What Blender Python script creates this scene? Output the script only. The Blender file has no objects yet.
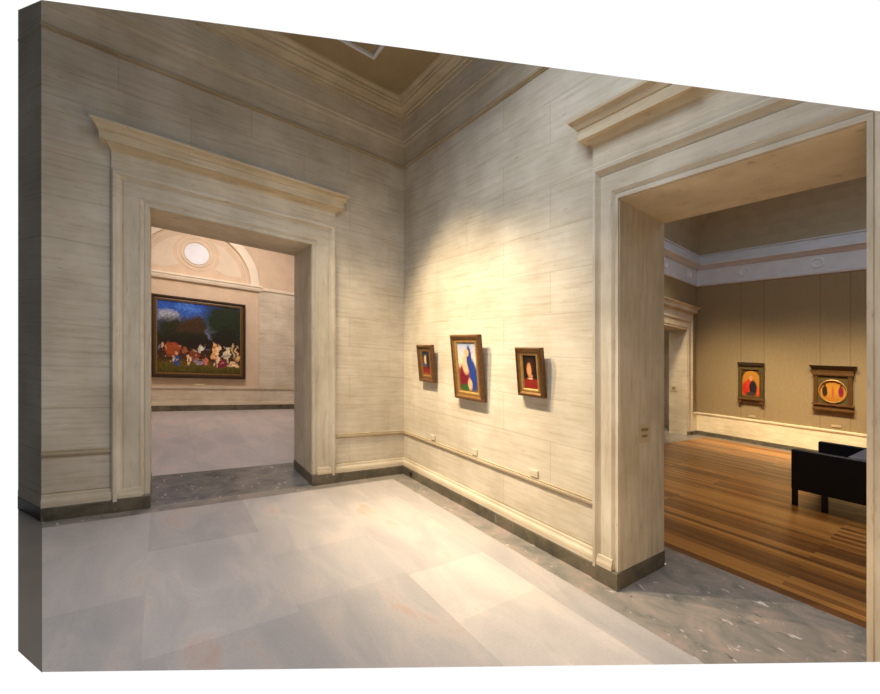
# Museum hall: travertine walls, two doorways into neighbouring galleries.
# The rooms are built as a cutaway model standing in a white studio.
import bpy, bmesh, math, random
from mathutils import Vector, Matrix
random.seed(4)
C = bpy.context.collection
# ---------------------------------------------------------------- room frame
# u runs along the right-hand wall, w along the left-hand wall, h is height above
# the floor.  The floor falls gently (slope S) from left to right.
F = 388.0; S = .0676; H = 1.6
def nrm(a, b):
    l = math.hypot(a, b); return (a/l, b/l)
U = nrm(279, -388); W = nrm(-539, -388)
C0 = (-.5, 5.3889)
def P(u, w, h):
    x = C0[0]+u*U[0]+w*W[0]; y = C0[1]+u*U[1]+w*W[1]
    return Vector((x, y, h - S*x))
det = U[0]*W[1]-U[1]*W[0]
def Q(v):
    a, b = v[0]-C0[0], v[1]-C0[1]
    return ((a*W[1]-b*W[0])/det, (U[0]*b-U[1]*a)/det, v[2]+S*v[0])
CAM = Vector((0, 0, H))
TOP_NO = Vector((.1328, -.7915, 1)).normalized()     # section plane over the model
BOT_NO = Vector((-.012*1.0, -.7968, -1)).normalized()
# ---------------------------------------------------------------- section planes
def section(px0, py0, px1, py1, up):
    d0 = Vector(((px0-440)/F, 1, (360-py0)/F)); d1 = Vector(((px1-440)/F, 1, (360-py1)/F))
    n = d0.cross(d1).normalized()
    if n.z*up < 0: n = -n
    return n
TOP_NO = section(42, 0, 878, 111, 1)
BOT_NO = section(42, 672, 878, 662, -1)
LEFT_NO = Vector((-1, -1.0258, 0)).normalized()
# ---------------------------------------------------------------- mesh helpers
class MB:
    def __init__(s): s.bm = bmesh.new(); s.t = s.bm.faces.layers.float.new('tint'); s.smooth = False
    def poly(s, pts, tint=0.):
        f = s.bm.faces.new([s.bm.verts.new(P(*p)) for p in pts]); f[s.t] = tint; return f
    def prism(s, outline, axis, a, b):
        """outline: 2D list; axis 'u' -> points are (w,h) and extruded u a..b, etc."""
        def mk(p, k):
            return {'u': (k, p[0], p[1]), 'w': (p[0], k, p[1]), 'h': (p[0], p[1], k)}[axis]
        A = [s.bm.verts.new(P(*mk(p, a))) for p in outline]
        B = [s.bm.verts.new(P(*mk(p, b))) for p in outline]
        n = len(A)
        s.bm.faces.new(A); s.bm.faces.new(B[::-1])
        for i in range(n):
            s.bm.faces.new((A[i], B[i], B[(i+1) % n], A[(i+1) % n]))
        return s
    def box(s, u0, u1, w0, w1, h0, h1):
        return s.prism([(u0, w0), (u1, w0), (u1, w1), (u0, w1)], 'h', h0, h1)
    def sweep(s, path, prof, side=1, closed=False):
        """path: (u,w) points in plan; prof: (d,h) closed profile, d measured to the `side` of the path."""
        n = len(path); rings = []
        for i in range(n):
            p = Vector(path[i])
            prv = Vector(path[i-1]) if (i > 0 or closed) else None
            nx = Vector(path[(i+1) % n]) if (i < n-1 or closed) else None
            ns = []
            if prv is not None: d = (p-prv).normalized(); ns.append(Vector((-d.y, d.x))*side)
            if nx is not None: d = (nx-p).normalized(); ns.append(Vector((-d.y, d.x))*side)
            if len(ns) == 2:
                m = (ns[0]+ns[1]).normalized(); m = m/max(.3, m.dot(ns[0]))
            else: m = ns[0]
            rings.append([s.bm.verts.new(P(p.x+m.x*d, p.y+m.y*d, h)) for d, h in prof])
        k = len(prof)
        for i in range(n if closed else n-1):
            a, b = rings[i], rings[(i+1) % n]
            for j in range(k):
                s.bm.faces.new((a[j], a[(j+1) % k], b[(j+1) % k], b[j]))
        if not closed:
            s.bm.faces.new(rings[0]); s.bm.faces.new(rings[-1][::-1])
        return s
    def ribbon(s, rings):
        vs = [[s.bm.verts.new(P(*p)) for p in r] for r in rings]
        k = len(vs[0])
        for a, b in zip(vs, vs[1:]):
            for j in range(k):
                s.bm.faces.new((a[j], a[(j+1) % k], b[(j+1) % k], b[j]))
        s.bm.faces.new(vs[0]); s.bm.faces.new(vs[-1][::-1])
        return s
    def build(s, name, mat, parent=None, kind=None, cut=(), bevel=0, smooth=False):
        bm = s.bm
        for n in cut:
            g = bm.verts[:]+bm.edges[:]+bm.faces[:]
            r = bmesh.ops.bisect_plane(bm, geom=g, plane_co=CAM, plane_no=n, clear_outer=True)
            ed = [e for e in r['geom_cut'] if isinstance(e, bmesh.types.BMEdge) and len(e.link_faces) == 1]
            if ed and len(bm.faces) > 1: bmesh.ops.holes_fill(bm, edges=ed)
        bmesh.ops.recalc_face_normals(bm, faces=bm.faces)
        lay = bm.verts.layers.float_vector.new('uwh')
        uvl = bm.loops.layers.uv.active
        for v in bm.verts: v[lay] = Q(v.co)
        base = Vector((0, 0, 0))
        if parent is not None:
            q = parent
            while q is not None: base = base + q.location; q = q.parent
        elif kind is None and bm.verts:
            base = sum((v.co for v in bm.verts), Vector())/len(bm.verts)
            base.z = min(v.co.z for v in bm.verts)
        for v in bm.verts: v.co -= base
        me = bpy.data.meshes.new(name); bm.to_mesh(me); bm.free()
        if smooth:
            for p in me.polygons: p.use_smooth = True
        o = bpy.data.objects.new(name, me); C.objects.link(o)
        if parent is not None: o.parent = parent
        else: o.location = base
        if kind: o['kind'] = kind
        me.materials.append(mat)
        if bevel:
            b = o.modifiers.new('Bevel', 'BEVEL'); b.width = bevel; b.segments = 2; b.limit_method = 'ANGLE'
        return o
def thing(name, label, cat, at, group=None):
    o = bpy.data.objects.new(name, None); C.objects.link(o); o.location = P(*at)
    o.empty_display_size = .1
    tag(o, label, cat, group); return o
def tag(o, label, cat, group=None):
    o['label'] = label; o['category'] = cat
    if group: o['group'] = group
    return o
# ---------------------------------------------------------------- materials
def lin(r, g, b): return tuple(((c/255)/12.92 if c/255 <= .04045 else ((c/255+.055)/1.055)**2.4) for c in (r, g, b))+(1,)
def newmat(name, rough=.6, spec=.3):
    m = bpy.data.materials.new(name); m.use_nodes = True
    nt = m.node_tree; b = nt.nodes['Principled BSDF']
    b.inputs['Roughness'].default_value = rough; b.inputs['Specular IOR Level'].default_value = spec
    return m, nt, b
def N(nt, t, **k):
    n = nt.nodes.new(t)
    for a, v in k.items(): setattr(n, a, v)
    return n
def vec(nt, sc=(1, 1, 1)):
    a = N(nt, 'ShaderNodeAttribute', attribute_name='uwh')
    m = N(nt, 'ShaderNodeMapping'); m.inputs['Scale'].default_value = sc
    nt.links.new(a.outputs['Vector'], m.inputs['Vector']); return m.outputs['Vector']
def noise(nt, v, scale, detail=4, rough=.55, dist=0):
    n = N(nt, 'ShaderNodeTexNoise'); n.inputs['Scale'].default_value = scale; n.inputs['Detail'].default_value = detail
    n.inputs['Roughness'].default_value = rough; n.inputs['Distortion'].default_value = dist
    nt.links.new(v, n.inputs['Vector']); return n.outputs['Fac']
def ramp(nt, fac, stops):
    r = N(nt, 'ShaderNodeValToRGB'); e = r.color_ramp.elements
    while len(e) < len(stops): e.new(.5)
    for q, (p, c) in zip(e, stops): q.position = p; q.color = c if len(c) == 4 else (*c, 1)
    nt.links.new(fac, r.inputs['Fac']); return r.outputs['Color']
def mix(nt, fac, a, b, mode='MIX'):
    m = N(nt, 'ShaderNodeMix', data_type='RGBA', blend_type=mode)
    for s, v in ((m.inputs[0], fac), (m.inputs[6], a), (m.inputs[7], b)):
        if hasattr(v, 'links') or hasattr(v, 'is_linked'): nt.links.new(v, s)
        elif isinstance(v, (int, float)): s.default_value = v
        else: s.default_value = v
    return m.outputs[2]
def math_(nt, op, a, b=0., c=None):
    m = N(nt, 'ShaderNodeMath', operation=op)
    for s, v in zip(m.inputs, (a, b, c)):
        if v is None: continue
        if isinstance(v, (int, float)): s.default_value = v
        else: nt.links.new(v, s)
    return m.outputs[0]
def bump(nt, b, fac, st=.2, dist=.01):
    n = N(nt, 'ShaderNodeBump'); n.inputs['Strength'].default_value = st; n.inputs['Distance'].default_value = dist
    nt.links.new(fac, n.inputs['Height']); nt.links.new(n.outputs['Normal'], b.inputs['Normal'])
def travertine(name, hue=(1, 1, 1), vertical=False, joints=False, rough=.65):
    m, nt, b = newmat(name, rough, .25)
    sc = (9, 9, .9) if vertical else (.9, .9, 13)
    v = vec(nt, sc)
    if vertical:      # uprights are cut with the grain standing, the lintel with the grain lying
        a_ = N(nt, 'ShaderNodeAttribute', attribute_name='uwh'); s_ = N(nt, 'ShaderNodeSeparateXYZ'); nt.links.new(a_.outputs['Vector'], s_.inputs[0])
        v = mix(nt, math_(nt, 'GREATER_THAN', s_.outputs[2], OH+.001), v, vec(nt, (.9, .9, 13)))
    n1 = noise(nt, v, 2.2, 7, .68, .2)
    n2 = noise(nt, vec(nt, (3, 3, 3)), .7, 3)
    h = lambda r, g, bb: tuple(a*c for a, c in zip(lin(r, g, bb)[:3], hue))+(1,)
    c = ramp(nt, n1, [(.25, h(184, 168, 142)), (.42, h(207, 197, 178)), (.6, h(216, 208, 192)), (.8, h(200, 188, 166))])
    c2 = ramp(nt, n2, [(.3, (.84, .81, .76, 1)), (.7, (1.10, 1.09, 1.08, 1))])
    c = mix(nt, 1., c, c2, 'MULTIPLY')
    vv = vec(nt, (7, 7, 40))
    if vertical: vv = mix(nt, math_(nt, 'GREATER_THAN', s_.outputs[2], OH+.001), vec(nt, (30, 30, 5)), vv)
    # small pits
    n3 = noise(nt, vv, 1.6, 4, .6)
    pit = ramp(nt, n3, [(.62, (0, 0, 0, 1)), (.74, (1, 1, 1, 1))])
    pf = math_(nt, 'MULTIPLY', pit, .5)
    c = mix(nt, pf, c, h(140, 120, 92))
    if joints:
        a = N(nt, 'ShaderNodeAttribute', attribute_name='uwh'); s = N(nt, 'ShaderNodeSeparateXYZ')
        nt.links.new(a.outputs['Vector'], s.inputs[0])
        x = math_(nt, 'ADD', s.outputs[0], s.outputs[1]); x = math_(nt, 'ADD', x, .33)
        y = math_(nt, 'ADD', s.outputs[2], -.59+.368*4)
        cb = N(nt, 'ShaderNodeCombineXYZ'); nt.links.new(x, cb.inputs[0]); nt.links.new(y, cb.inputs[1])
        k = N(nt, 'ShaderNodeTexBrick'); nt.links.new(cb.outputs[0], k.inputs['Vector'])
        k.inputs['Scale'].default_value = 1; k.inputs['Brick Width'].default_value = 1.13; k.inputs['Row Height'].default_value = .368
        k.inputs['Mortar Size'].default_value = .0035; k.inputs['Mortar Smooth'].default_value = .2
        k.inputs['Color1'].default_value = (.955, .95, .945, 1); k.inputs['Color2'].default_value = (1.03, 1.03, 1.03, 1)
        k.inputs['Mortar'].default_value = (.80, .77, .72, 1)
        c = mix(nt, 1., c, k.outputs['Color'], 'MULTIPLY')
    nt.links.new(c, b.inputs['Base Color'])
    bump(nt, b, n1, .12, .004)
    return m
def plain(name, col, rough=.6, spec=.3, var=.06, sc=4, metal=0):
    m, nt, b = newmat(name, rough, spec); b.inputs['Metallic'].default_value = metal
    n = noise(nt, vec(nt), sc, 4)
    c = lin(*col)
    c = ramp(nt, n, [(.3, tuple(x*(1-var) for x in c[:3])), (.7, tuple(min(1, x*(1+var)) for x in c[:3]))])
    nt.links.new(c, b.inputs['Base Color']); return m
def border_stone(name, cols, rough=.28, fleck=.75):
    m, nt, b = newmat(name, rough, .4)
    v = vec(nt, (1.6, 1.6, 1.6))
    n = noise(nt, v, 2.6, 6, .65, .6)
    c = ramp(nt, n, [(.3, lin(*cols[0])), (.45, lin(*cols[1])), (.58, lin(*cols[2])), (.72, lin(*cols[3]))])
    f = noise(nt, vec(nt, (6, 10, 6)), 1.9, 2, .5, .6)
    fl = ramp(nt, f, [(.68, (0, 0, 0, 1)), (.71, (1, 1, 1, 1))])
    c = mix(nt, math_(nt, 'MULTIPLY', fl, fleck), c, lin(225, 215, 212))
    f2 = noise(nt, vec(nt, (5, 9, 5)), 2.3, 3, .6, 1.)
    fd = ramp(nt, f2, [(.64, (0, 0, 0, 1)), (.7, (1, 1, 1, 1))])
    c = mix(nt, math_(nt, 'MULTIPLY', fd, .6), c, lin(60, 70, 66))
    nt.links.new(c, b.inputs['Base Color']); return m
def slab_stone(name, tiled=False):
    m, nt, b = newmat(name, .42, .35)
    n = noise(nt, vec(nt, (1, 2.4, 1)), 1.3, 6, .6, .7)
    c = ramp(nt, n, [(.3, lin(180, 174, 171)), (.5, lin(192, 185, 181)), (.60, lin(202, 192, 185)), (.70, lin(204, 172, 156))])
    g = noise(nt, vec(nt), 60, 2)
    c = mix(nt, 1., c, ramp(nt, g, [(.3, (.95, .95, .95, 1)), (.7, (1.03, 1.03, 1.03, 1))]), 'MULTIPLY')
    if tiled:
        k = N(nt, 'ShaderNodeTexBrick'); nt.links.new(vec(nt), k.inputs['Vector'])
        k.inputs['Scale'].default_value = 1; k.inputs['Brick Width'].default_value = 1.5; k.inputs['Row Height'].default_value = .78
        k.inputs['Mortar Size'].default_value = .004
        k.inputs['Color1'].default_value = (.93, .93, .95, 1); k.inputs['Color2'].default_value = (1.04, 1.03, 1.02, 1); k.inputs['Mortar'].default_value = (.85, .84, .84, 1)
        c = mix(nt, 1., c, k.outputs['Color'], 'MULTIPLY')
    else:
        a = N(nt, 'ShaderNodeAttribute', attribute_name='tint')
        c = mix(nt, 1., c, ramp(nt, a.outputs['Fac'], [(0, (.70, .70, .71, 1)), (.5, (.92, .92, .92, 1)), (1, (1.14, 1.11, 1.07, 1))]), 'MULTIPLY')
    nt.links.new(c, b.inputs['Base Color']); return m
def wood_floor(name):
    m, nt, b = newmat(name, .3, .4)
    k = N(nt, 'ShaderNodeTexBrick'); nt.links.new(vec(nt), k.inputs['Vector'])
    k.inputs['Scale'].default_value = 1; k.inputs['Brick Width'].default_value = 2.3; k.inputs['Row Height'].default_value = .085
    k.inputs['Mortar Size'].default_value = .0015; k.offset = .37; k.squash = 1
    k.inputs['Color1'].default_value = (0, 0, 0, 1); k.inputs['Color2'].default_value = (1, 1, 1, 1); k.inputs['Mortar'].default_value = (.2, .2, .2, 1)
    n = noise(nt, vec(nt, (1.5, 26, 1)), 1., 4, .6)
    f = math_(nt, 'ADD', math_(nt, 'MULTIPLY', k.outputs['Color'], .6), math_(nt, 'MULTIPLY', n, .5))
    c = ramp(nt, f, [(.12, lin(84, 48, 18)), (.4, lin(128, 78, 28)), (.6, lin(156, 98, 38)), (.85, lin(194, 134, 62))])
    nt.links.new(c, b.inputs['Base Color']); bump(nt, b, k.outputs['Fac'], .1, -.002); return m
def panel_fabric(name):
    m, nt, b = newmat(name, .85, .1)
    a = N(nt, 'ShaderNodeAttribute', attribute_name='uwh'); s = N(nt, 'ShaderNodeSeparateXYZ'); nt.links.new(a.outputs['Vector'], s.inputs[0])
    lines = None
    for off in (.04, .52):
        x = math_(nt, 'MODULO', math_(nt, 'ADD', s.outputs[0], 15-off-1.0+.75), 1.5)
        d = math_(nt, 'ABSOLUTE', math_(nt, 'ADD', x, -.75))
        l = math_(nt, 'LESS_THAN', d, .012)
        lines = l if lines is None else math_(nt, 'MAXIMUM', lines, l)
    n = noise(nt, vec(nt, (40, 40, 6)), 2, 2)
    c = ramp(nt, n, [(.3, lin(146, 127, 96)), (.7, lin(154, 135, 103))])
    c = mix(nt, math_(nt, 'MULTIPLY', lines, .3), c, lin(96, 84, 62))
    nt.links.new(c, b.inputs['Base Color']); return m
def painting(name, base, blobs, noise_amt=.06, crowd=False):
    """flat picture: colour patches (cx, cy, rx, ry, rgb) over a vertical gradient, in the panel's own UV."""
    m, nt, b = newmat(name, .55, .3)
    uv = N(nt, 'ShaderNodeUVMap', uv_map='UVMap')
    nz = N(nt, 'ShaderNodeTexNoise'); nz.inputs['Scale'].default_value = 9; nz.inputs['Detail'].default_value = 3
    nt.links.new(uv.outputs['UV'], nz.inputs['Vector'])
    sub = N(nt, 'ShaderNodeVectorMath', operation='SUBTRACT'); nt.links.new(nz.outputs['Color'], sub.inputs[0]); sub.inputs[1].default_value = (.5, .5, .5)
    scl = N(nt, 'ShaderNodeVectorMath', operation='SCALE'); nt.links.new(sub.outputs[0], scl.inputs[0]); scl.inputs['Scale'].default_value = noise_amt*2
    add = N(nt, 'ShaderNodeVectorMath', operation='ADD'); nt.links.new(uv.outputs['UV'], add.inputs[0]); nt.links.new(scl.outputs[0], add.inputs[1])
    sep = N(nt, 'ShaderNodeSeparateXYZ'); nt.links.new(add.outputs[0], sep.inputs[0])
    c = ramp(nt, sep.outputs[1], [(p, lin(*q)) for p, q in base])
    for bl in blobs:
        cx, cy, rx, ry, col = bl[:5]; soft = bl[5] if len(bl) > 5 else .25
        dx = math_(nt, 'DIVIDE', math_(nt, 'SUBTRACT', sep.outputs[0], cx), rx); dy = math_(nt, 'DIVIDE', math_(nt, 'SUBTRACT', sep.outputs[1], cy), ry)
        d = math_(nt, 'ADD', math_(nt, 'MULTIPLY', dx, dx), math_(nt, 'MULTIPLY', dy, dy))
        f = N(nt, 'ShaderNodeMapRange'); nt.links.new(d, f.inputs[0])
        f.inputs[1].default_value = 1-soft; f.inputs[2].default_value = 1+soft; f.inputs[3].default_value = 1; f.inputs[4].default_value = 0
        c = mix(nt, f.outputs[0], c, lin(*col))
    # brushwork; a crowded picture also gets small strokes of warm, white and blue paint across its lower half
    n2 = noise(nt, uv.outputs['UV'], 34, 4, .7)
    c = mix(nt, 1., c, ramp(nt, n2, [(.3, (.5, .5, .5, 1)), (.7, (1.7, 1.6, 1.5, 1))]), 'MULTIPLY')
    if crowd:
        mp = N(nt, 'ShaderNodeMapping'); mp.inputs['Scale'].default_value = (1.5, 1, 1); nt.links.new(add.outputs[0], mp.inputs['Vector'])
        vo = N(nt, 'ShaderNodeTexVoronoi'); vo.inputs['Scale'].default_value = 17; nt.links.new(mp.outputs[0], vo.inputs['Vector'])
        sc_ = N(nt, 'ShaderNodeSeparateColor'); nt.links.new(vo.outputs['Color'], sc_.inputs[0])
        st_ = ramp(nt, sc_.outputs[0], [(0, lin(60, 34, 20)), (.2, lin(196, 120, 70)), (.38, lin(232, 200, 164)), (.5, lin(60, 40, 24)), (.62, lin(150, 60, 34)), (.74, lin(90, 110, 150)), (.86, lin(226, 214, 196)), (.95, lin(50, 40, 22))])
        near = math_(nt, 'LESS_THAN', vo.outputs['Distance'], .36)
        lo = math_(nt, 'GREATER_THAN', sep.outputs[1], .13); hi = math_(nt, 'LESS_THAN', sep.outputs[1], .40)
        on = math_(nt, 'GREATER_THAN', sc_.outputs[1], .32)
        f_ = math_(nt, 'MULTIPLY', math_(nt, 'MULTIPLY', near, lo), math_(nt, 'MULTIPLY', hi, on))
        c = mix(nt, math_(nt, 'MULTIPLY', f_, .85), c, st_)
    nt.links.new(c, b.inputs['Base Color']); return m

OH = 2.88
M = {}
M['wall'] = travertine('travertine_blocks', joints=True)
M['wallv'] = travertine('travertine_upright', vertical=True)
M['trim'] = travertine('travertine_trim', hue=(1.0, .96, .89))
M['trimw'] = travertine('travertine_pale', hue=(1.0, .97, .92))
M['rail'] = travertine('travertine_rail', hue=(.72, .66, .56))
M['edge'] = travertine('travertine_shaded_return', hue=(.43, .395, .35), joints=True)  # wall travertine darkened, the return's shade put into its colour
M['shadeplinth'] = plain('shaded_return_plinth', (46, 40, 32), .5)  # plinth colour darkened with the same painted shade
M['shadefloor'] = plain('shaded_floor_grey', (112, 104, 96), .6)  # floor colour with the shade of the left side painted in
M['ceil'] = plain('ochre_ceiling_plaster', (172, 155, 122), .8, .1)
M['cornice'] = travertine('travertine_bounce_tint', hue=(1.0, .93, .80))  # some of the warm floor bounce is tinted into the stone
M['slab'] = slab_stone('honed_floor_slabs'); M['slabx'] = slab_stone('honed_floor_tiles', True)
M['border'] = border_stone('green_grey_border_marble', [(108, 106, 101), (136, 131, 123), (155, 143, 134), (180, 154, 142)])
M['border2'] = border_stone('dark_grey_threshold_marble', [(84, 86, 86), (112, 112, 110), (128, 124, 120), (146, 136, 130)], .22)
M['plinth'] = border_stone('dark_plinth_marble', [(70, 66, 54), (92, 86, 72), (108, 100, 84), (124, 112, 94)], .35, .12)
M['wood'] = wood_floor('orange_brown_floorboards')
M['fabric'] = panel_fabric('tan_wall_fabric')
M['plx'] = plain('rose_beige_plaster', (214, 192, 166), .8, .1)
M['plxm'] = plain('pale_beige_plaster', (220, 204, 182), .8, .1)
M['plxw'] = plain('cream_plaster', (232, 220, 200), .8, .1)
M['ply'] = plain('blue_grey_plaster', (214, 217, 224), .75, .1)
M['cove'] = plain('beige_cove_plaster', (176, 164, 138), .8, .1)
M['cream'] = travertine('cream_dado_stone', hue=(1.28, 1.24, 1.12))
M['white'] = plain('white_painted_metal', (225, 228, 235), .5)
M['gold'] = plain('worn_gilt_wood', (146, 106, 54), .38, .5, .25, 30, .35)
M['golddark'] = plain('dark_gilt_wood', (92, 62, 26), .42, .5, .3, 30, .2)
M['goldpale'] = plain('rubbed_gilt_slip', (176, 136, 76), .4, .5, .2, 30, .3)
M['walnut'] = plain('walnut_brown_wood', (100, 68, 36), .45, .4, .25, 25)
M['olive'] = plain('aged_olive_gilt', (92, 78, 42), .45, .4, .3, 30, .15)
M['ebony'] = plain('dark_brown_wood', (52, 34, 18), .5, .4, .2, 20)
M['leather'] = plain('black_leather', (11, 12, 19), .5, .35, .1, 8)
M['leathertop'] = plain('lit_top_leather', (78, 82, 104), .45, .4, .06, 8)  # paler copy of the black leather, light on its tops put into the colour
M['black'] = plain('black_lacquer_wood', (14, 12, 12), .4, .4)
M['brown'] = plain('grey_brown_picture_frame', (96, 78, 52), .45, .4, .2, 30, .1)
M['card'] = plain('ivory_card', (226, 212, 178), .7, .1, .02)
M['plate'] = plain('beige_plate', (204, 188, 158), .5, .3, .03); M['fabcard'] = plain('tan_card', (186, 168, 130), .7, .1, .03)
M['slot'] = plain('brown_slot', (150, 132, 104), .6)

ST = 'structure'
TB = (TOP_NO, BOT_NO)
# ================================================================= HALL WALLS
OPA = (1.272, 2.834); OPB = (3.115, 4.353); OH = 2.88; TH = .74; THB = .69
RET = (-.423, 3.792); WEND = 3.567
def wall_poly(a0, a1, o0, o1, top):    # outline with a doorway notch
    return [(a0, 0), (o0, 0), (o0, OH), (o1, OH), (o1, 0), (a1, 0), (a1, top), (a0, top)]
MB().prism(wall_poly(-TH, WEND, OPA[0], OPA[1], 5.4), 'u', -TH, 0).build('wall_left', M['wall'], kind=ST, cut=(TOP_NO,))
MB().prism(wall_poly(0, 4.9, OPB[0], OPB[1], 5.4), 'w', -THB, 0).build('wall_right', M['wall'], kind=ST, cut=TB)
# added splayed return at the left wall's free end, shaded by its colour
def splay(name, mat, a, b, top_a, top_b, th, hb=0.):
    m = MB(); d = Vector((b[0]-a[0], b[1]-a[1])).normalized(); nrm_ = Vector((-d.y, d.x))
    if nrm_.x > 0: nrm_ = -nrm_
    q = [(a[0], a[1]), (b[0], b[1]), (b[0]+nrm_.x*th, b[1]+nrm_.y*th), (a[0]+nrm_.x*th, a[1]+nrm_.y*th)]
    lo = [m.bm.verts.new(P(x, y, hb)) for x, y in q]; tp = [top_a, top_b, top_b, top_a]
    hi = [m.bm.verts.new(P(x, y, t)) for (x, y), t in zip(q, tp)]
    m.bm.faces.new(lo); m.bm.faces.new(hi[::-1])
    for i in range(4): m.bm.faces.new((lo[i], hi[i], hi[(i+1) % 4], lo[(i+1) % 4]))
    return m.build(name, mat, kind=ST)
def htop(u, w, py):
    p = P(u, w, 0); return H+(360-py)*p.y/F + S*p.x
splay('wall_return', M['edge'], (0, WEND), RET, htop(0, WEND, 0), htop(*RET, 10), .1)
# mouldings carried round the return
def two(path, prof, side): return MB().sweep(path, prof, side)
# ---------------- doorway surrounds (architrave, frieze, cornice)
def architrave(axis, o0, o1, name, kw=1.):
    prof = [(0, -.01), (0, .012), (.030, .012), (.034, .006), (.05, .016), (.066, .024), (.07, .020), (.19, .020), (.195, .012), (.215, .026), (.235, .046), (.262, .05), (.275, .034), (.275, -.01)]
    m = MB(); rings = []
    for cx, hh in ((o0, .1), (o0, OH), (o1, OH), (o1, .1)):
        sgn = -1 if cx == o0 else 1
        r = []
        for s_, d in prof:
            a = cx+sgn*s_*kw; h = hh if hh < 1 else OH+s_
            r.append((d, a, h) if axis == 'u' else (a, d, h))
        rings.append(r)
    m.ribbon(rings)
    return m
def entab(axis, o0, o1, kw=1.):
    m = MB(); a0, a1 = o0-.275*kw, o1+.275*kw
    pr = [(0, OH+.27), (.03, OH+.27), (.03, OH+.43), (0, OH+.43)]
    full = [(-.01, 3.31), (.03, 3.31), (.038, 3.332), (.07, 3.374), (.108, 3.372), (.112, 3.45), (.12, 3.452), (.128, 3.468), (.14, 3.488), (.166, 3.506), (.17, 3.525), (-.01, 3.525)]
    if axis == 'u': path = [(0, a0), (0, a1)]; side = -1
    else: path = [(a0, 0), (a1, 0)]; side = 1
    m.sweep(path, pr, side)
    # cornice with mitred returns at both ends
    c = MB(); rings = []
    for e, sg in ((a0, 1), (a0, 0), (a1, 2), (a1, 3)):
        r = []
        for d, h in full:
            if sg == 1: a, dd = e-max(0, d-.03), -.01
            elif sg == 0: a, dd = e-max(0, d-.03), d
            elif sg == 2: a, dd = e+max(0, d-.03), d
            else: a, dd = e+max(0, d-.03), -.01
            r.append((dd, a, h) if axis == 'u' else (a, dd, h))
        rings.append(r)
    c.ribbon(rings)
    return m, c
for axis, op, i, cuts in (('u', OPA, 1, TB), ('w', OPB, 2, TB)):
    kw = 1. if i == 1 else .70
    architrave(axis, *op, None, kw).build('door_%d' % i, M['wallv'], kind=ST, cut=cuts)
    f, c = entab(axis, *op, kw)
    f.build('trim_%d' % (i*2-1), M['trimw'], kind=ST, cut=cuts)
    c.build('trim_%d' % (i*2), M['cornice'], kind=ST, cut=cuts)
m = MB(); m.box(-TH, .001, OPA[0], OPA[0]+.006, 0, OH); m.box(-TH, .001, OPA[1]-.006, OPA[1], 0, OH); m.build('trim_27', M['wallv'], kind=ST)
m = MB(); m.box(OPB[0], OPB[0]+.006, -THB, .001, 0, OH); m.build('trim_28', M['wallv'], kind=ST)
m = MB(); m.box(-TH, .001, OPA[0], OPA[1], OH-.006, OH); m.build('trim_29', M['trim'], kind=ST)
m = MB(); m.box(OPB[0], OPB[1], -THB, .001, OH-.006, OH); m.build('trim_30', M['trim'], kind=ST, cut=TB)
# ---------------- plinths, base moulding, dado rail, picture rail
PL = [(-.005, 0), (.035, 0), (.035, .105), (.028, .115), (-.005, .115)]
PLC = [(-.06, 0), (.012, 0), (.012, .12), (.007, .127), (-.06, .127)]
m = MB(); m.sweep([(0, OPA[0]-.275), (0, 0), (OPB[0]-.1925, 0)], PL, 1)
m.build('baseboard_corner', M['plinth'], kind=ST)
m = MB(); m.sweep([(0, WEND), (0, OPA[1]+.275)], PL, 1); m.build('baseboard_left', M['plinth'], kind=ST)
m = MB(); m.sweep([(.034, OPA[0]-.275), (.034, OPA[0]), (-TH, OPA[0])], PLC, -1); m.build('baseboard_doorway_left', M['plinth'], kind=ST)
m = MB(); m.sweep([(-TH, OPA[1]), (.034, OPA[1]), (.034, OPA[1]+.275)], PLC, -1); m.build('baseboard_doorway_left_pier', M['plinth'], kind=ST)
m = MB(); m.sweep([(OPB[0]-.1925, .034), (OPB[0], .034), (OPB[0], -THB)], PLC, 1); m.build('baseboard_doorway_right', M['plinth'], kind=ST)
BM_ = [(-.005, .115), (.03, .115), (.03, .15), (.026, .17), (.014, .19), (.012, .212), (.006, .22), (-.005, .22)]
m = MB(); m.sweep([(0, OPA[0]-.275), (0, 0), (OPB[0]-.1925, 0)], BM_, 1); m.build('trim_5', M['trimw'], kind=ST)
m = MB(); m.sweep([(0, WEND), (0, OPA[1]+.275)], BM_, 1); m.build('trim_6', M['trimw'], kind=ST)
GR = [(-.005, .222), (.004, .222), (.004, .23), (-.005, .23)]
DR = [(-.005, .535), (.008, .537), (.014, .55), (.020, .556), (.020, .572), (.012, .578), (.016, .588), (.010, .594), (-.005, .594)]
m = MB()
for pr in (GR, DR):
    m.sweep([(0, OPA[0]-.275), (0, 0), (OPB[0]-.1925, 0)], pr, 1)
    m.sweep([(0, WEND), (0, OPA[1]+.275)], pr, 1)
m.build('trim_7', M['rail'], kind=ST)
PR = [(-.005, 4.205), (.012, 4.208), (.012, 4.218), (.028, 4.224), (.03, 4.245), (.012, 4.25), (-.005, 4.255)]
m = MB(); m.sweep([(0, WEND), (0, 0), (4.9, 0)], PR, 1); m.build('trim_8', M['rail'], kind=ST, cut=(TOP_NO,))
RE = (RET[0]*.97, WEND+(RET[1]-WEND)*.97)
for nm, pf, mt in (('baseboard_return', PL, 'shadeplinth'), ('trim_32', BM_, 'edge'), ('trim_33', DR, 'edge'), ('trim_34', PR, 'edge')):
    m = MB(); m.sweep([RE, (0, WEND)], [(d*.2, h) for d, h in pf], 1); m.build(nm, M[mt], kind=ST)
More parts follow.
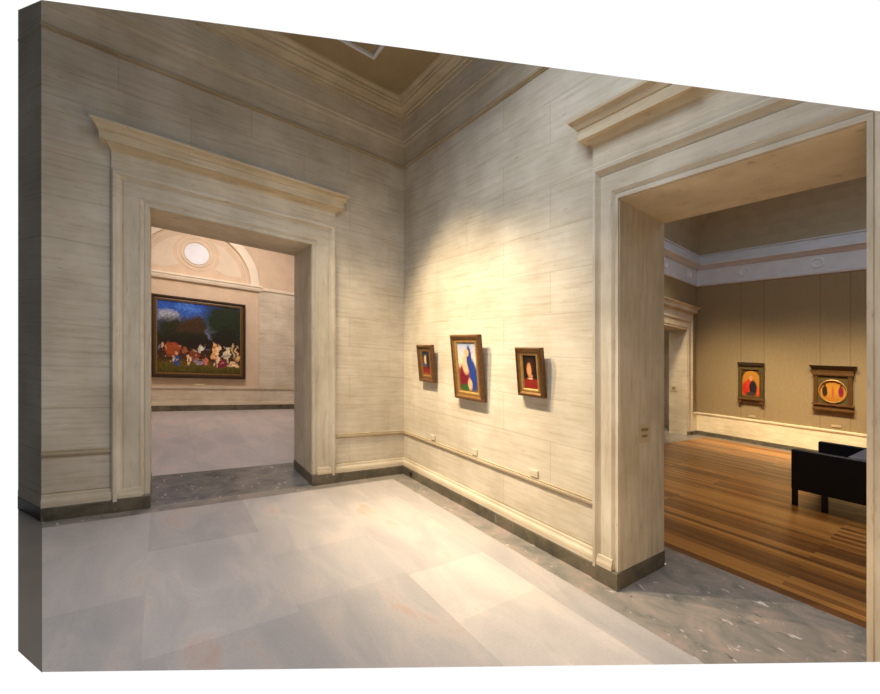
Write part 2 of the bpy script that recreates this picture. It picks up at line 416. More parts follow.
# ogee blocks at the foot of each upright
def foot(axis, a0, a1):
    m = MB(); pr = [(.02, .125), (.046, .125), (.046, .15), (.036, .175), (.032, .20), (.02, .205)]
    m.sweep([(0, a0), (0, a1)] if axis == 'u' else [(a0, 0), (a1, 0)], pr, -1 if axis == 'u' else 1); return m
foot('u', OPA[0]-.225, OPA[0]-.05).build('trim_35', M['trimw'], kind=ST)
foot('u', OPA[1]+.05, OPA[1]+.225).build('trim_36', M['trimw'], kind=ST)
foot('w', OPB[0]-.155, OPB[0]-.035).build('trim_37', M['trimw'], kind=ST)
FA = [(-.005, 4.25), (.006, 4.25), (.006, 4.50), (.02, 4.53), (.02, 4.56), (.03, 4.57), (.03, 5.2), (-.005, 5.2)]
m = MB(); m.sweep([(0, WEND), (0, 0), (4.9, 0)], FA, 1); m.build('trim_9', M['trim'], kind=ST, cut=(TOP_NO,))
CO = [(.02, 4.83), (.045, 4.835), (.045, 4.87), (.06, 4.88), (.062, 4.91), (.085, 4.945), (.115, 4.965), (.115, 4.99), (.13, 5.0), (.135, 5.03), (.165, 5.055), (.17, 5.08), (.17, 5.2), (.02, 5.2)]
m = MB(); m.sweep([(0, WEND), (0, 0), (4.9, 0)], CO, 1); m.build('trim_10', M['cornice'], kind=ST, cut=(TOP_NO,))
m = MB(); m.box(0, 4.9, 0, WEND, 5.08, 5.2); m.build('ceiling', M['ceil'], kind=ST, cut=(TOP_NO,))
# square laylight frame on the ceiling
m = MB()
m.sweep([(.54, .72), (3.4, .72), (3.4, 3.3), (.54, 3.3)], [(0, 5.05), (.035, 5.05), (.035, 5.09), (0, 5.09)], 1, closed=True)
m.build('trim_11', M['white'], kind=ST, cut=(TOP_NO,))
# ================================================================= FLOORS
cols = [(.27, .53, [2.9]), (.53, 1.26, [.75, 2.21, 2.80, 3.6]), (1.26, 2.05, [.62, 1.48, 2.17, 3.2]), (2.05, 2.82, [.55, 1.0, 2.23, 3.3]), (2.82, 3.6, [.72, 1.60, 2.6]), (3.6, 4.4, [1.2, 2.2])]
tints = {(.53, 2): .95, (1.26, 3): .35, (2.05, 2): .62, (2.05, 3): .35, (1.26, 2): .5, (2.82, 2): .35, (2.82, 1): .6, (.53, 3): .72, (.53, 1): .6}
m = MB(); g = 0
for w0, w1, js in cols:
    us = [.175]+js+[4.6]
    for k, (a, b_) in enumerate(zip(us, us[1:])):
        t = tints.get((w0, k), random.uniform(.2, .8))
        m.poly([(a+g, w0+g, 0), (b_-g, w0+g, 0), (b_-g, w1-g, 0), (a+g, w1-g, 0)], t)
m.build('floor', M['slab'], kind=ST, cut=(BOT_NO, LEFT_NO))
m = MB()
m.poly([(0, .27, 0), (.175, .27, 0), (.175, 4.3, 0), (0, 4.3, 0)]); m.poly([(0, 0, 0), (4.9, 0, 0), (4.9, .27, 0), (0, .27, 0)])
m.build('floor_border', M['border'], kind=ST, cut=(BOT_NO, LEFT_NO))
m = MB(); m.poly([(-1.04, OPA[0], 0), (0, OPA[0], 0), (0, OPA[1], 0), (-1.04, OPA[1], 0)])
m.poly([(-1.04, -1.3, 0), (-.74, -1.3, 0), (-.74, OPA[0], 0), (-1.04, OPA[0], 0)]); m.poly([(-1.04, OPA[1], 0), (-.74, OPA[1], 0), (-.74, 3.55, 0), (-1.04, 3.55, 0)])
m.build('floor_threshold_left', M['border2'], kind=ST)
m = MB(); m.poly([(OPB[0], -1.08, 0), (OPB[1], -1.08, 0), (OPB[1], 0, 0), (OPB[0], 0, 0)])
m.poly([(0, -1.08, 0), (OPB[0], -1.08, 0), (OPB[0], -.74, 0), (0, -.74, 0)]); m.poly([(OPB[1], -1.08, 0), (8, -1.08, 0), (8, -.74, 0), (OPB[1], -.74, 0)])
m.poly([(0, -9.53, 0), (.36, -9.53, 0), (.36, -1.08, 0), (0, -1.08, 0)]); m.poly([(.36, -9.53, 0), (8, -9.53, 0), (8, -9.2, 0), (.36, -9.2, 0)])
m.poly([(-.46, -8.94, 0), (0, -8.94, 0), (0, -7.3, 0), (-.46, -7.3, 0)])
m.build('floor_threshold_right', M['border'], kind=ST, cut=(BOT_NO,))
m = MB(); m.poly([(.36, -9.2, 0), (8, -9.2, 0), (8, -1.08, 0), (.36, -1.08, 0)]); m.build('floor_right_gallery', M['wood'], kind=ST)
m = MB(); m.poly([(-6.25, -1.3, 0), (-1.04, -1.3, 0), (-1.04, 3.55, 0), (-6.25, 3.55, 0)]); m.build('floor_left_gallery', M['slabx'], kind=ST)
# added floor strip along the free left edge, shade put into its grey
m = MB(); m.prism([(2.081, 3.196), (1.846, 3.323), (-.423, 3.792), (-.02, 3.567)], 'h', -.004, 0); m.build('floor_shade_strip', M['shadefloor'], kind=ST)
# ================================================================= LEFT GALLERY (room beyond the left doorway)
XU = -6.25
m = MB(); m.box(XU-.2, XU, -1.3, .675, 0, 5.6); m.box(XU-.2, XU, 3.41, 3.6, 0, 5.6)
m.build('wall_left_gallery_far', M['wall'], kind=ST)
m = MB(); m.box(XU-.02, XU+.006, -1.3, .67, 3.12, 5.6); m.build('wall_left_gallery_upper', M['plx'], kind=ST)
m = MB(); m.box(XU-.3, XU-.04, .675, 3.41, 0, 5.6); m.build('wall_left_gallery_bay', M['plx'], kind=ST)
m = MB(); m.box(XU-.04, XU+.003, .675, 3.41, .12, .53); m.build('wall_left_gallery_dado', M['trimw'], kind=ST)
m = MB(); m.box(XU-.3, -TH, -1.4, -1.3, 0, 5.6); m.build('wall_left_gallery_right', M['plx'], kind=ST)
m = MB(); m.box(XU-.3, -TH, 3.55, 3.62, 0, 5.0); m.build('wall_left_gallery_left', M['plx'], kind=ST, cut=(TOP_NO,))
m = MB(); m.box(XU-.3, -TH, -1.4, 3.62, 5.5, 5.6); m.build('ceiling_left_gallery', M['plx'], kind=ST, cut=(TOP_NO,))
m = MB(); m.sweep([(XU, -1.3), (XU, 3.55)], [(-.05, 0), (.04, 0), (.04, .12), (-.05, .13)], -1); m.build('baseboard_left_gallery', M['plinth'], kind=ST)
m = MB(); m.sweep([(XU, -1.3), (XU, 3.55)], [(-.05, .13), (.03, .13), (.02, .2), (-.05, .22)], -1)
m.sweep([(XU, -1.3), (XU, 3.55)], [(-.05, .52), (.03, .525), (.035, .57), (-.05, .575)], -1); m.build('trim_12', M['trimw'], kind=ST)
m = MB(); m.sweep([(XU, -1.3), (XU, .64)], [(-.05, 3.08), (.03, 3.09), (.04, 3.14), (.02, 3.16), (-.05, 3.17)], -1)
m.sweep([(XU, .6), (XU, 3.55)], [(-.05, 3.05), (.03, 3.06), (.05, 3.1), (.06, 3.14), (.08, 3.16), (.08, 3.2), (-.05, 3.2)], -1)
m.build('trim_13', M['plxw'], kind=ST)
def arcband(c, r0, r1, d0, d1, a0=0, a1=math.pi, n=40):
    m = MB(); rings = []
    for i in range(n+1):
        a = a0+(a1-a0)*i/n; ca, sa = math.cos(a), math.sin(a)
        rings.append([(XU+dd, c[0]+r*ca, c[1]+r*sa) for r, dd in ((r0, d0), (r0, d1), (r1, d1), (r1, d0))])
    m.ribbon(rings); return m
AC = (2.042, 3.2)
arcband(AC, 1.17, 1.367, -.04, .03).build('trim_14', M['plxw'], kind=ST)
arcband(AC, 1.08, 1.11, -.04, -.028).build('trim_15', M['plxm'], kind=ST)
MC = (2.042, 3.745)
m = MB(); rings = []
m.prism([(MC[0]+.25*math.cos(i/32*6.28318), MC[1]+.25*math.sin(i/32*6.28318)) for i in range(32)], 'u', XU-.04, XU-.02)
m.build('trim_31', M['white'], kind=ST)
arcband(MC, .28, .31, -.04, -.022, 0, 2*math.pi).build('trim_16', M['plxm'], kind=ST)
arcband(MC, .38, .40, -.04, -.028, 0, 2*math.pi).build('trim_17', M['plxm'], kind=ST)
# corner panels either side of the medallion
for sg, nn in ((1, 18), (-1, 19)):
    m = MB(); pts = []
    for i in range(13):
        a = math.radians(8+i*4.2); pts.append((AC[0]+sg*.98*math.cos(a), AC[1]+.98*math.sin(a)))
    pts += [(MC[0]+sg*.48*math.cos(math.radians(b)), MC[1]+.48*math.sin(math.radians(b))) for b in (55, 35, 10, -15, -40)]
    pts += [(AC[0]+sg*.62, AC[1]+.12)]
    m.prism(pts, 'u', XU-.041, XU-.034); m.build('trim_%d' % nn, M['plxm'], kind=ST)
# ================================================================= RIGHT GALLERY
YW = -9.53
m = MB(); m.box(-.2, 8.1, YW-.2, YW, 0, 5.2); m.build('wall_right_gallery_far', M['fabric'], kind=ST)
m = MB(); yo = (-8.94, -7.3)
m.prism([(YW, 0), (yo[0], 0), (yo[0], OH), (yo[1], OH), (yo[1], 0), (-.74, 0), (-.74, 5.2), (YW, 5.2)], 'u', -.46, 0)
m.build('wall_right_gallery_left', M['fabric'], kind=ST)
m = MB(); m.box(8, 8.1, YW, -.74, 0, 5.2); m.build('wall_right_gallery_right', M['fabric'], kind=ST)
# stone lining of the far doorway and the passage behind it
m = MB(); m.box(-.46, .0, yo[0]-.0, yo[0]+.012, 0, OH); m.box(-.46, 0, yo[0], yo[1], OH-.012, OH); m.build('trim_20', M['trimw'], kind=ST)
m = MB(); m.box(-2.6, -2.5, -10.5, -6, 0, 4); m.box(-2.6, -.46, -10.6, -10.5, 0, 4); m.box(-2.6, -.46, -10.5, -6, 3.9, 4); m.build('wall_passage', M['trimw'], kind=ST)
m = MB(); m.poly([(-2.5, -10.5, 0), (-.46, -10.5, 0), (-.46, -6, 0), (-2.5, -6, 0)]); m.build('floor_passage', M['border'], kind=ST)
architrave('u', yo[0], yo[1], None).build('door_3', M['trimw'], kind=ST)
f, c = entab('u', *yo, 1.1); f.build('trim_21', M['trimw'], kind=ST); c.build('trim_22', M['trimw'], kind=ST)
YP = [(0, -.74), (0, yo[1]+.275)], [(0, yo[0]-.275), (0, YW), (8, YW)]
def ytrim(name, prof, mat, full=False):
    m = MB()
    if full: m.sweep([(0, -.74), (0, YW), (8, YW), (8, -.74)], prof, 1)
    else:
        for p in YP: m.sweep(p, prof, 1)
    return m.build(name, mat, kind=ST, cut=(TOP_NO,) if full else ())
ytrim('baseboard_right_gallery', [(-.01, 0), (.05, 0), (.05, .10), (-.01, .11)], M['plinth'])
ytrim('trim_23', [(-.01, .11), (.02, .11), (.02, .56), (-.01, .56)], M['cream'])
ytrim('trim_24', [(-.01, .555), (.03, .56), (.045, .59), (.045, .62), (-.01, .63)], M['cream'])
ytrim('trim_25', [(-.01, 4.15), (.03, 4.155), (.05, 4.19), (.05, 4.22), (.03, 4.24), (.03, 4.60), (.10, 4.62), (.16, 4.66), (.22, 4.68), (.22, 4.72), (.17, 4.73), (.13, 4.78), (.10, 4.88), (.10, 4.94), (.14, 4.96), (.14, 4.985), (-.01, 5.0)], M['ply'], True)
# cove and ceiling
pr = [(.0, 4.99)]+[(.06+1.9*(1-math.cos(math.radians(a))), 5.0+1.5*math.sin(math.radians(a))) for a in range(0, 91, 9)]
pr = pr+[(2.1, 6.6), (0, 6.6)]
m = MB(); m.sweep([(0, -.74), (0, YW), (8, YW), (8, -.74)], pr, 1)
m.build('ceiling_cove_right_gallery', M['cove'], kind=ST, cut=(TOP_NO,), smooth=False)
m = MB(); m.box(1.9, 6.1, YW+1.9, -.74, 6.5, 6.6); m.build('ceiling_right_gallery', M['cove'], kind=ST, cut=(TOP_NO,))
# back of the right wall above the hall's wall line, seen only from inside the gallery
# rosettes on the frieze
def torus(m, c, axis, R, r, n=20, k=8):
    vs = []
    for i in range(n):
        a = i/n*2*math.pi; row = []
        for j in range(k):
            b = j/k*2*math.pi; rr = R+r*math.cos(b); d = r*math.sin(b)
            p = (c[0]+rr*math.cos(a), c[1]+d, c[2]+rr*math.sin(a)) if axis == 'w' else (c[0]+d, c[1]+rr*math.cos(a), c[2]+rr*math.sin(a))
            row.append(m.bm.verts.new(P(*p)))
        vs.append(row)
    for i in range(n):
        for j in range(k):
            m.bm.faces.new((vs[i][j], vs[(i+1) % n][j], vs[(i+1) % n][(j+1) % k], vs[i][(j+1) % k]))
m = MB()
for u in (1.13, 2.5, 3.87, 5.24): torus(m, (u, YW+.035, 4.42), 'w', .10, .022)
for w in (-9.0, -7.6, -6.2): torus(m, (.035, w, 4.42), 'u', .10, .022)
m.build('trim_26', M['white'], kind=ST)
# ================================================================= PICTURES
def uvpanel(m, pts):
    uvl = m.bm.loops.layers.uv.get('UVMap') or m.bm.loops.layers.uv.new('UVMap')
    f = m.bm.faces.new([m.bm.verts.new(P(*p)) for p in pts])
    for l, uv in zip(f.loops, ((0, 0), (1, 0), (1, 1), (0, 1))): l[uvl].uv = uv
    return f
def rect_frame(m, f3, w, h, prof):
    """mitred frame; f3(a,b,c) maps (across, up, out) to uwh; prof: (inset from outer edge, out)"""
    rings = []
    for (sx, sy) in ((0, 0), (1, 0), (1, 1), (0, 1), (0, 0)):
        rings.append([f3(i if sx == 0 else w-i, i if sy == 0 else h-i, o) for i, o in prof])
    vs = [[m.bm.verts.new(P(*p)) for p in r] for r in rings[:4]]
    k = len(prof)
    for i in range(4):
        a, b = vs[i], vs[(i+1) % 4]
        for j in range(k): m.bm.faces.new((a[j], a[(j+1) % k], b[(j+1) % k], b[j]))
def leaning_painting(u0, w_, hb, h_, fw, canvas_mat, mats, label, lean=.105, th=.056):
    # across = +u, hangs on the right-hand wall, top leaning out
    def f3(a, b, o):
        ca, sa = math.cos(lean), math.sin(lean)
        return (u0+a, .012+o*ca+b*sa, hb+b*ca-o*sa)
    t = thing('framed_painting', label, 'painting', (u0+w_/2, .01, hb), 'small leaning panel pictures on the travertine wall')
    m = MB(); rect_frame(m, f3, w_, h_, [(0, 0), (0, th*.82), (fw*.12, th), (fw*.3, th), (fw*.36, th*.8), (fw*.42, 0)])
    m.build('frame', mats[0], t)
    m = MB(); rect_frame(m, f3, w_, h_, [(fw*.36, 0), (fw*.36, th*.84), (fw*.6, th*.62), (fw*.66, th*.62), (fw*.66, 0)])
    m.build('frame_cove', mats[1], t)
    m = MB(); rect_frame(m, f3, w_, h_, [(fw*.66, 0), (fw*.66, th*.68), (fw*.85, th*.68), (fw, th*.5), (fw, 0)])
    m.build('frame_slip', mats[2], t)
    i = fw*.97
    m = MB(); uvpanel(m, [f3(i, i, th*.45), f3(w_-i, i, th*.45), f3(w_-i, h_-i, th*.45), f3(i, h_-i, th*.45)])
    m.build('canvas', canvas_mat, t)
    m = MB(); q = [f3(0+.004, .004, .002), f3(w_-.004, .004, .002), f3(w_-.004, h_-.004, .002), f3(.004, h_-.004, .002)]
    m.poly(q); m.build('backing', mats[0], t)
    return t
pm_youth = painting('panel_dark_with_red', [(0, (128, 30, 20)), (.28, (118, 28, 18)), (.33, (26, 18, 12)), (1, (18, 12, 10))],
    [(.5, .66, .32, .26, (52, 26, 14), .3), (.42, .56, .17, .2, (214, 146, 92), .5), (.52, .37, .14, .07, (196, 130, 84), .5), (.5, .12, .55, .2, (134, 34, 22), .3), (.46, .30, .2, .02, (214, 190, 160), .6)], .03)
pm_small = painting('panel_small_red_figure', [(0, (150, 110, 60)), (.12, (136, 34, 26)), (.34, (116, 30, 22)), (.42, (60, 84, 110)), (1, (34, 48, 60))],
    [(.42, .66, .2, .18, (216, 176, 130), .4), (.72, .62, .22, .34, (40, 34, 28), .4)], .05)
pm_mid = painting('panel_blue_and_crimson', [(0, (120, 110, 60)), (.1, (90, 50, 40)), (.45, (150, 90, 70)), (.6, (228, 206, 190)), (1, (150, 170, 200))],
    [(.3, .30, .26, .26, (112, 22, 40), .3), (.42, .56, .2, .2, (232, 180, 140), .4), (.78, .34, .2, .32, (34, 64, 140), .3), (.62, .68, .14, .26, (36, 60, 132), .3), (.5, .8, .13, .08, (224, 170, 130), .4), (.3, .08, .22, .07, (50, 90, 40), .4), (.58, .16, .12, .12, (226, 176, 132), .4)], .03)
leaning_painting(1.225, .475, 1.195, .70, .09, pm_mid, (M['walnut'], M['gold'], M['goldpale']), 'largest of the three leaning framed panels on the travertine wall, blue and crimson paint')
leaning_painting(.49, .325, 1.32, .46, .085, pm_small, (M['walnut'], M['walnut'], M['gold']), 'small brown framed panel with red at its foot, nearest the room corner')
leaning_painting(2.175, .295, 1.33, .44, .072, pm_youth, (M['golddark'], M['gold'], M['goldpale']), 'gold framed dark panel with red at its foot, nearest the wooden floored gallery doorway')
# large canvas in the left gallery
t = thing('framed_painting', 'very large wide landscape canvas in dark gilt frame, seen through the left doorway', 'painting', (XU, 1.96, .77))
def fx(a, b, o): return (XU-.03+o, 2.93-a, .775+b)
m = MB(); rect_frame(m, fx, 1.93, 1.89, [(0, 0), (0, .09), (.02, .12), (.04, .12), (.05, .08), (.055, 0)]); m.build('frame', M['ebony'], t)
m = MB(); rect_frame(m, fx, 1.93, 1.89, [(.05, 0), (.05, .08), (.09, .095), (.10, .07), (.105, 0)]); m.build('frame_cove', M['brown'], t)
m = MB(); rect_frame(m, fx, 1.93, 1.89, [(.10, 0), (.10, .075), (.115, .075), (.12, .05), (.12, 0)]); m.build('frame_slip', M['gold'], t)
big = painting('canvas_wooded_landscape', [(0, (70, 62, 20)), (.12, (92, 82, 26)), (.2, (70, 44, 20)), (.34, (46, 30, 16)), (.5, (34, 30, 14)), (.72, (60, 90, 150)), (.9, (38, 84, 176)), (1, (30, 70, 160))],
    [(.13, .78, .12, .10, (150, 160, 180), .6), (.35, .93, .14, .06, (60, 110, 200), .6), (.2, .6, .2, .18, (34, 38, 14), .5), (.42, .62, .18, .19, (58, 40, 16), .5), (.36, .48, .3, .1, (30, 28, 12), .5), (.62, .62, .05, .14, (110, 120, 150), .5),
     (.84, .78, .30, .30, (24, 38, 14), .5), (.8, .52, .16, .16, (24, 26, 12)), (.55, .42, .5, .07, (30, 20, 12)),
     (.16, .34, .09, .1, (150, 70, 30)), (.22, .18, .05, .07, (36, 80, 160)), (.19, .21, .02, .04, (220, 210, 190)), (.36, .17, .03, .07, (226, 190, 150)), (.42, .26, .05, .09, (120, 60, 34)), (.46, .16, .05, .05, (150, 130, 160)), (.5, .36, .04, .06, (200, 200, 190)), (.56, .18, .05, .06, (196, 110, 96)), (.66, .34, .03, .12, (222, 170, 110)), (.71, .26, .03, .14, (232, 200, 160)), (.76, .16, .05, .05, (120, 40, 60)), (.82, .3, .03, .1, (210, 200, 170)), (.9, .15, .09, .04, (222, 196, 150)), (.91, .36, .02, .12, (190, 170, 110)), (.97, .3, .015, .1, (200, 170, 120)), (.3, .32, .04, .08, (150, 84, 50))], .09, True)
m = MB(); uvpanel(m, [fx(.115, .115, .05), fx(1.815, .115, .05), fx(1.815, 1.775, .05), fx(.115, 1.775, .05)]); m.build('canvas', big, t)
# gold-ground panels in the right gallery
def fy(u0, h0, k=1.):
    return lambda a, b, o: (u0+a*k, YW+.01+o, h0+b)
def bx(m, f, a0, a1, b0, b1, o0, o1):
    (ua, wa, ha), (ub, wb, hb) = f(a0, b0, o0), f(a1, b1, o1); m.box(ua, ub, wa, wb, ha, hb); return m
pm_arch = painting('gold_ground_arched_panel', [(0, (150, 60, 24)), (.1, (190, 90, 30)), (.5, (170, 112, 34)), (1, (176, 126, 44))],
    [(.2, .3, .2, .26, (176, 40, 22), .3), (.36, .46, .16, .2, (186, 50, 24), .3), (.62, .32, .22, .3, (28, 26, 38), .3), (.5, .7, .1, .09, (196, 140, 100), .4), (.5, .08, .3, .08, (60, 50, 44), .4), (.9, .2, .07, .2, (200, 70, 26), .3)], .03)
t = thing('framed_painting', 'upright gold panel with arched top in a shelved olive frame, left of the round one', 'painting', (1.27, YW+.01, 1.1))
f = fy(1.0, 1.03, .96)
m = MB(); bx(m, f, .0, .09, .17, .92, 0, .06); bx(m, f, .46, .55, .17, .92, 0, .06); bx(m, f, .0, .55, .86, .96, 0, .055); bx(m, f, 0.0, .55, .12, .19, 0, .06)
bx(m, f, .01, .03, .17, .9, .06, .085); bx(m, f, .06, .075, .17, .9, .06, .08); bx(m, f, .475, .49, .17, .9, .06, .08); bx(m, f, .52, .54, .17, .9, .06, .085)
m.build('frame', M['olive'], t)
m = MB(); bx(m, f, -.005, .555, .98, 1.04, 0, .10); bx(m, f, 0, .55, .955, .985, 0, .09); m.build('frame_cornice', M['ebony'], t)
m = MB(); bx(m, f, -.01, .56, .09, .125, 0, .11); bx(m, f, .02, .53, .03, .09, 0, .07); bx(m, f, .0, .07, .0, .09, 0, .09); bx(m, f, .48, .55, .0, .09, 0, .09); m.build('frame_shelf', M['walnut'], t)
m = MB(); pts = [(.09, .19), (.46, .19), (.46, .62)]+[(.275+.185*math.cos(math.radians(a)), .62+.21*math.sin(math.radians(a))) for a in range(9, 180, 9)]+[(.09, .62)]
uvl = m.bm.loops.layers.uv.new('UVMap')
fc = m.bm.faces.new([m.bm.verts.new(P(*f(a, b, .03))) for a, b in pts])
for l, (a, b) in zip(fc.loops, pts): l[uvl].uv = ((a-.09)/.37, (b-.19)/.64)
m.build('canvas', pm_arch, t)
m = MB(); bx(m, f, .085, .465, .185, .87, .0, .02); m.build('spandrel', M['golddark'], t)
pm_round = painting('gold_ground_round_panel', [(0, (150, 98, 28)), (.5, (186, 132, 42)), (1, (170, 118, 38))],
    [(.2, .5, .1, .26, (44, 28, 22), .3), (.8, .5, .1, .24, (120, 26, 56), .3), (.8, .76, .05, .06, (80, 50, 30), .3), (.5, .42, .05, .3, (170, 90, 60), .5), (.2, .78, .05, .06, (90, 60, 30), .3)], .03)
t = thing('framed_painting', 'round gold panel in a broad dark frame with jutting cornice, right of the arched one', 'painting', (2.8, YW+.01, 1.08))
f = fy(2.425, 1.09, .88)
m = MB(); c_ = (.37, .40); R = .245
hole = [(c_[0]+R*math.cos(math.radians(a)), c_[1]+R*math.sin(math.radians(a))) for a in range(0, 360, 9)]
x0, x1, y0, y1 = .02, .72, .12, .74
outer = []
for a in range(0, 360, 9):
    ca, sa = math.cos(math.radians(a)), math.sin(math.radians(a))
    k = min((x1-c_[0])/ca if ca > 1e-6 else 9, (x0-c_[0])/ca if ca < -1e-6 else 9, (y1-c_[1])/sa if sa > 1e-6 else 9, (y0-c_[1])/sa if sa < -1e-6 else 9)
    outer.append((c_[0]+k*ca, c_[1]+k*sa))
ri = [[m.bm.verts.new(P(*f(*p, .05))) for p in outer], [m.bm.verts.new(P(*f(*p, .05))) for p in hole], [m.bm.verts.new(P(*f(*p, 0))) for p in hole], [m.bm.verts.new(P(*f(*p, 0))) for p in outer]]
n = len(hole)
for a, b in zip(ri, ri[1:]+ri[:1]):
    for j in range(n): m.bm.faces.new((a[j], a[(j+1) % n], b[(j+1) % n], b[j]))
m.build('frame', M['olive'], t)
for a0 in (.02, .645): m = MB(); bx(m, f, a0, a0+.075, .12, .76, .05, .085); m.build('pilaster', M['golddark'], t)
m = MB(); uu = [(c_[0]+r*math.cos(math.radians(a)), c_[1]+r*math.sin(math.radians(a))) for r in (1,) for a in range(0, 360, 9)]
rings = []
for a in range(0, 360, 9):
    ca, sa = math.cos(math.radians(a)), math.sin(math.radians(a))
    rings.append([m.bm.verts.new(P(*f(c_[0]+r*ca, c_[1]+r*sa, o))) for r, o in ((.265, .05), (.262, .075), (.25, .08), (.235, .06), (.235, .02))])
for i in range(len(rings)):
    a, b = rings[i], rings[(i+1) % len(rings)]
    for j in range(4): m.bm.faces.new((a[j], a[j+1], b[j+1], b[j]))
m.build('ring_moulding', M['goldpale'], t)
m = MB(); uvl = m.bm.loops.layers.uv.new('UVMap')
fc = m.bm.faces.new([m.bm.verts.new(P(*f(*p, .03))) for p in hole])
for l, (a, b) in zip(fc.loops, hole): l[uvl].uv = ((a-c_[0]+R)/(2*R), (b-c_[1]+R)/(2*R))
m.build('canvas', pm_round, t)
m = MB(); m.ribbon([[f(a, b, 0), f(a, b, o), f(a2, b2, o2), f(a2, b2, 0)] for a, a2, b, b2, o, o2 in ((-.06, 0, .97, .88, .16, .08), (.80, .74, .97, .88, .16, .08))])
m.build('frame_cornice', M['ebony'], t)
m = MB(); bx(m, f, 0, .74, .81, .88, 0, .07); bx(m, f, -.01, .75, .75, .78, 0, .1); m.build('entablature', M['golddark'], t)
m = MB(); bx(m, f, -.01, .75, .78, .81, 0, .085); m.build('frieze_band', M['walnut'], t)
m = MB(); bx(m, f, -.01, .75, .08, .12, 0, .11); bx(m, f, .01, .73, .0, .08, 0, .07); bx(m, f, -.01, .75, -.03, .0, 0, .1); m.build('frame_shelf', M['walnut'], t)
# ================================================================= WALL LABELS AND PLATES
def card(u, h, label, wd=.09, hg=.06, wall='B'):
    m = MB()
    if wall == 'B': m.box(u-wd/2, u+wd/2, 0.001, .018, h-hg/2, h+hg/2)
    elif wall == 'Y': m.box(u-wd/2, u+wd/2, YW+.001, YW+.02, h-hg/2, h+hg/2)
    else: m.box(XU-.039, XU-.02, u-wd/2, u+wd/2, h-hg/2, h+hg/2)
    o = m.build('wall_label', M['trimw'] if wall == 'B' else M['fabcard'] if wall == 'Y' else M['card'], bevel=.002)
    return tag(o, label, 'label')
card(.72, .635, 'small ivory label block on the low rail under the leftmost leaning panel')
card(1.50, .635, 'small ivory label block on the low rail under the tallest leaning panel')
card(2.32, .635, 'small ivory label block on the low rail nearest the right doorway')
card(1.28, .70, 'small pale label card on tan wall below the arched gold panel', .13, .05, 'Y')
card(2.80, .72, 'small pale label card on tan wall below the round gold panel', .15, .05, 'Y')
card(1.98, .62, 'small pale label card beneath the very large landscape canvas', .22, .05, 'X')
def plate(at, axis, sgn, label, wd, hg, two_=True, name='wall_plate'):
    t = thing(name, label, 'wall plate', (at[0], at[1], at[2]-hg/2))
    u, w, h = at
    m = MB(); s = MB()
    if axis == 'u':
        m.box(u, u+sgn*.012, w-wd/2, w+wd/2, h-hg/2, h+hg/2)
        s.box(u+sgn*.011, u+sgn*.016, w-wd*.28, w+wd*.28, h+hg*.12, h+hg*.26); s.box(u+sgn*.011, u+sgn*.016, w-wd*.2, w+wd*.22, h-hg*.2, h-hg*.08)
    else:
        m.box(u-wd/2, u+wd/2, w, w+sgn*.012, h-hg/2, h+hg/2)
        s.box(u-wd*.22, u+wd*.22, w+sgn*.011, w+sgn*.016, h-hg*.26, h+hg*.26)
    m.build('plate', M['plate'], t, bevel=.003); s.build('switch', M['slot'] if two_ else M['plate'], t)
plate((3.11, -.36, 1.13), 'u', 1, 'square beige plate with two slots on the right doorway jamb', .19, .15)
plate((-.32, 1.272, 1.12), 'w', 1, 'narrow beige plate on the left doorway jamb', .11, .15, False)
plate((-.33, yo[0]+.012, 1.25), 'w', 1, 'beige plate on the jamb of the distant doorway beyond the wooden floor', .2, .16, True)
m = MB(); m.box(.21, .27, .035, .042, .035, .075)
tag(m.build('outlet_cover', M['black']), 'tiny black outlet cover in the dark stone plinth near the room corner', 'outlet')
# ================================================================= SOFA
t = thing('sofa', 'low black leather sofa with square arms standing on the wooden gallery floor', 'sofa', (3.65, -4.8, 0))
AT = .735
m = MB(); m.box(3.21, 4.12, -4.18, -4.04, .21, AT); m.build('armrest', M['leather'], t, bevel=.012)
m = MB(); m.box(3.21, 4.12, -5.66, -5.52, .21, AT); m.build('armrest', M['leather'], t, bevel=.012)
m = MB(); m.box(3.71, 4.12, -5.52, -4.18, .21, AT+.005); m.build('backrest', M['leathertop'], t, bevel=.012)
m = MB(); m.box(3.24, 3.71, -5.52, -4.18, .21, .32); m.build('seat_frame', M['leather'], t)
for a in (0, 1): m = MB(); m.box(3.23, 3.71, -5.51+a*.67, -4.86+a*.67, .32, .45); m.build('seat_cushion', M['leathertop'], t, bevel=.02)
for u in (3.215, 4.06):
    for w in (-4.10, -5.65): m = MB(); m.box(u, u+.055, w, w+.055, 0, .215); m.build('leg', M['black'], t)
m = MB(); m.box(3.50, 3.555, -4.10, -4.045, 0, .215); m.build('leg', M['black'], t)
# ================================================================= LIGHT
def area(name, at, to, size, energy, col, sy=None, spread=None):
    l = bpy.data.lights.new(name, 'AREA'); l.energy = energy; l.color = col; l.size = size
    if sy: l.shape = 'RECTANGLE'; l.size_y = sy
    if spread: l.spread = math.radians(spread)
    o = bpy.data.objects.new(name, l); C.objects.link(o); p, q = P(*at), P(*to)
    o.location = p; o.rotation_euler = (q-p).to_track_quat('-Z', 'Y').to_euler(); return o
def spot(name, at, to, energy, col, ang, blend=.8, size=.04):
    l = bpy.data.lights.new(name, 'SPOT'); l.energy = energy; l.color = col; l.spot_size = math.radians(ang); l.spot_blend = blend; l.shadow_soft_size = size
    o = bpy.data.objects.new(name, l); C.objects.link(o); p, q = P(*at), P(*to)
    o.location = p; o.rotation_euler = (q-p).to_track_quat('-Z', 'Y').to_euler(); return o
WARM = (1, .80, .52)
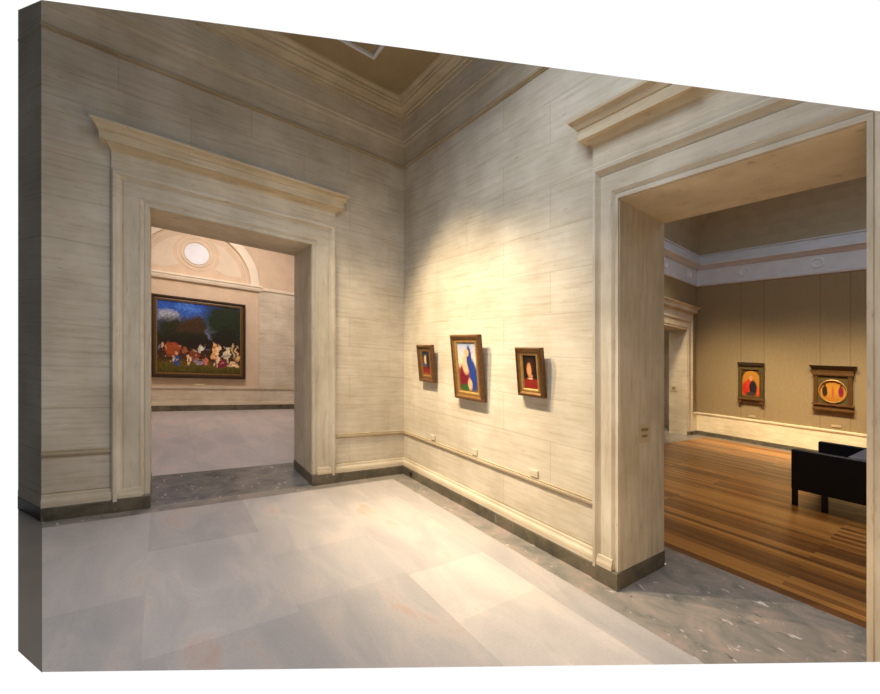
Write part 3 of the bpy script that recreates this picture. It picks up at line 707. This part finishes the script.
# hall: daylight from the laylight, gallery spots on the three panels, an added unseen lamp for warm floor bounce
area('laylight_daylight', (2.8, 1.8, 4.95), (2.8, 1.7, 0), 1.4, 62, (.86, .92, 1), 1.4, 140)
area('warm_bounce_fill', (4.6, 1.2, .25), (1.6, .8, 4.2), .9, 22, (1, .66, .32), .9)  # added low lamp out of view, stands for light bounced off the floor
spot('picture_spot', (.8, 2.0, 4.75), (1.45, 0, .4), 1080, WARM, 58, 1., .02)
spot('picture_spot', (.6, 2.1, 4.75), (.85, 0, .5), 260, WARM, 46, 1., .02)
spot('picture_spot', (1.7, 1.9, 4.75), (2.35, 0, .3), 680, (1, .84, .6), 52, 1., .02)
spot('passage_light', (-1.4, -8.2, 3.7), (-1.6, -8.4, 0), 60, (1, .85, .65), 120)
# left gallery
area('left_gallery_daylight', (-3.4, 1.5, 5.3), (-3.4, 1.5, 0), 2.6, 100, (.92, .92, 1), 2.6)
spot('left_gallery_spot', (-3.2, 1.6, 5.1), (-6.25, 1.4, 1.9), 300, (1, .76, .56), 100, 1.)
# right gallery
area('right_gallery_glow', (3.6, -5.2, 6.2), (3.6, -5.2, 0), 2.4, 95, (.93, .95, 1), 2.4)
for u_ in (.9, 2.3, 3.7): spot('right_gallery_spot', (u_, -6.3, 5.2), (u_, -9.5, -.1), 1150, (1, .80, .5), 52, 1., .35)
spot('right_gallery_spot', (1.2, -3.6, 5.6), (1.6, -3.6, 0), 220, (1, .84, .6), 80, 1.)
spot('sofa_fill', (3.6, -6.8, 5.6), (3.9, -4.8, .7), 260, (.95, .93, 1), 40, 1.)  # added lamp with no visible source, brightens the sofa's top
# ================================================================= WORLD
wd = bpy.data.worlds.new('studio'); bpy.context.scene.world = wd; wd.use_nodes = True
nt = wd.node_tree; bg = nt.nodes['Background']
tc = N(nt, 'ShaderNodeTexCoord'); sp = N(nt, 'ShaderNodeSeparateXYZ'); nt.links.new(tc.outputs['Generated'], sp.inputs[0])
wc = ramp(nt, sp.outputs[1], [(.0, (.15, .16, .18, 1)), (.22, (.15, .16, .18, 1)), (.34, (1.03, 1.03, 1.03, 1)), (1, (1.03, 1.03, 1.03, 1))])
nt.links.new(wc, bg.inputs['Color']); bg.inputs['Strength'].default_value = 1.0
# ================================================================= CAMERA
cam = bpy.data.cameras.new('camera'); co = bpy.data.objects.new('camera', cam); C.objects.link(co)
co.location = CAM; co.rotation_euler = (math.radians(90), 0, 0)
cam.sensor_width = 36; cam.lens = 36*F/880; cam.shift_y = 13/880; cam.clip_start = .05
sc = bpy.context.scene; sc.camera = co
vs = sc.view_settings; vs.view_transform = 'Standard'; vs.look = 'None'; vs.exposure = 0; vs.gamma = 1; vs.use_curve_mapping = False
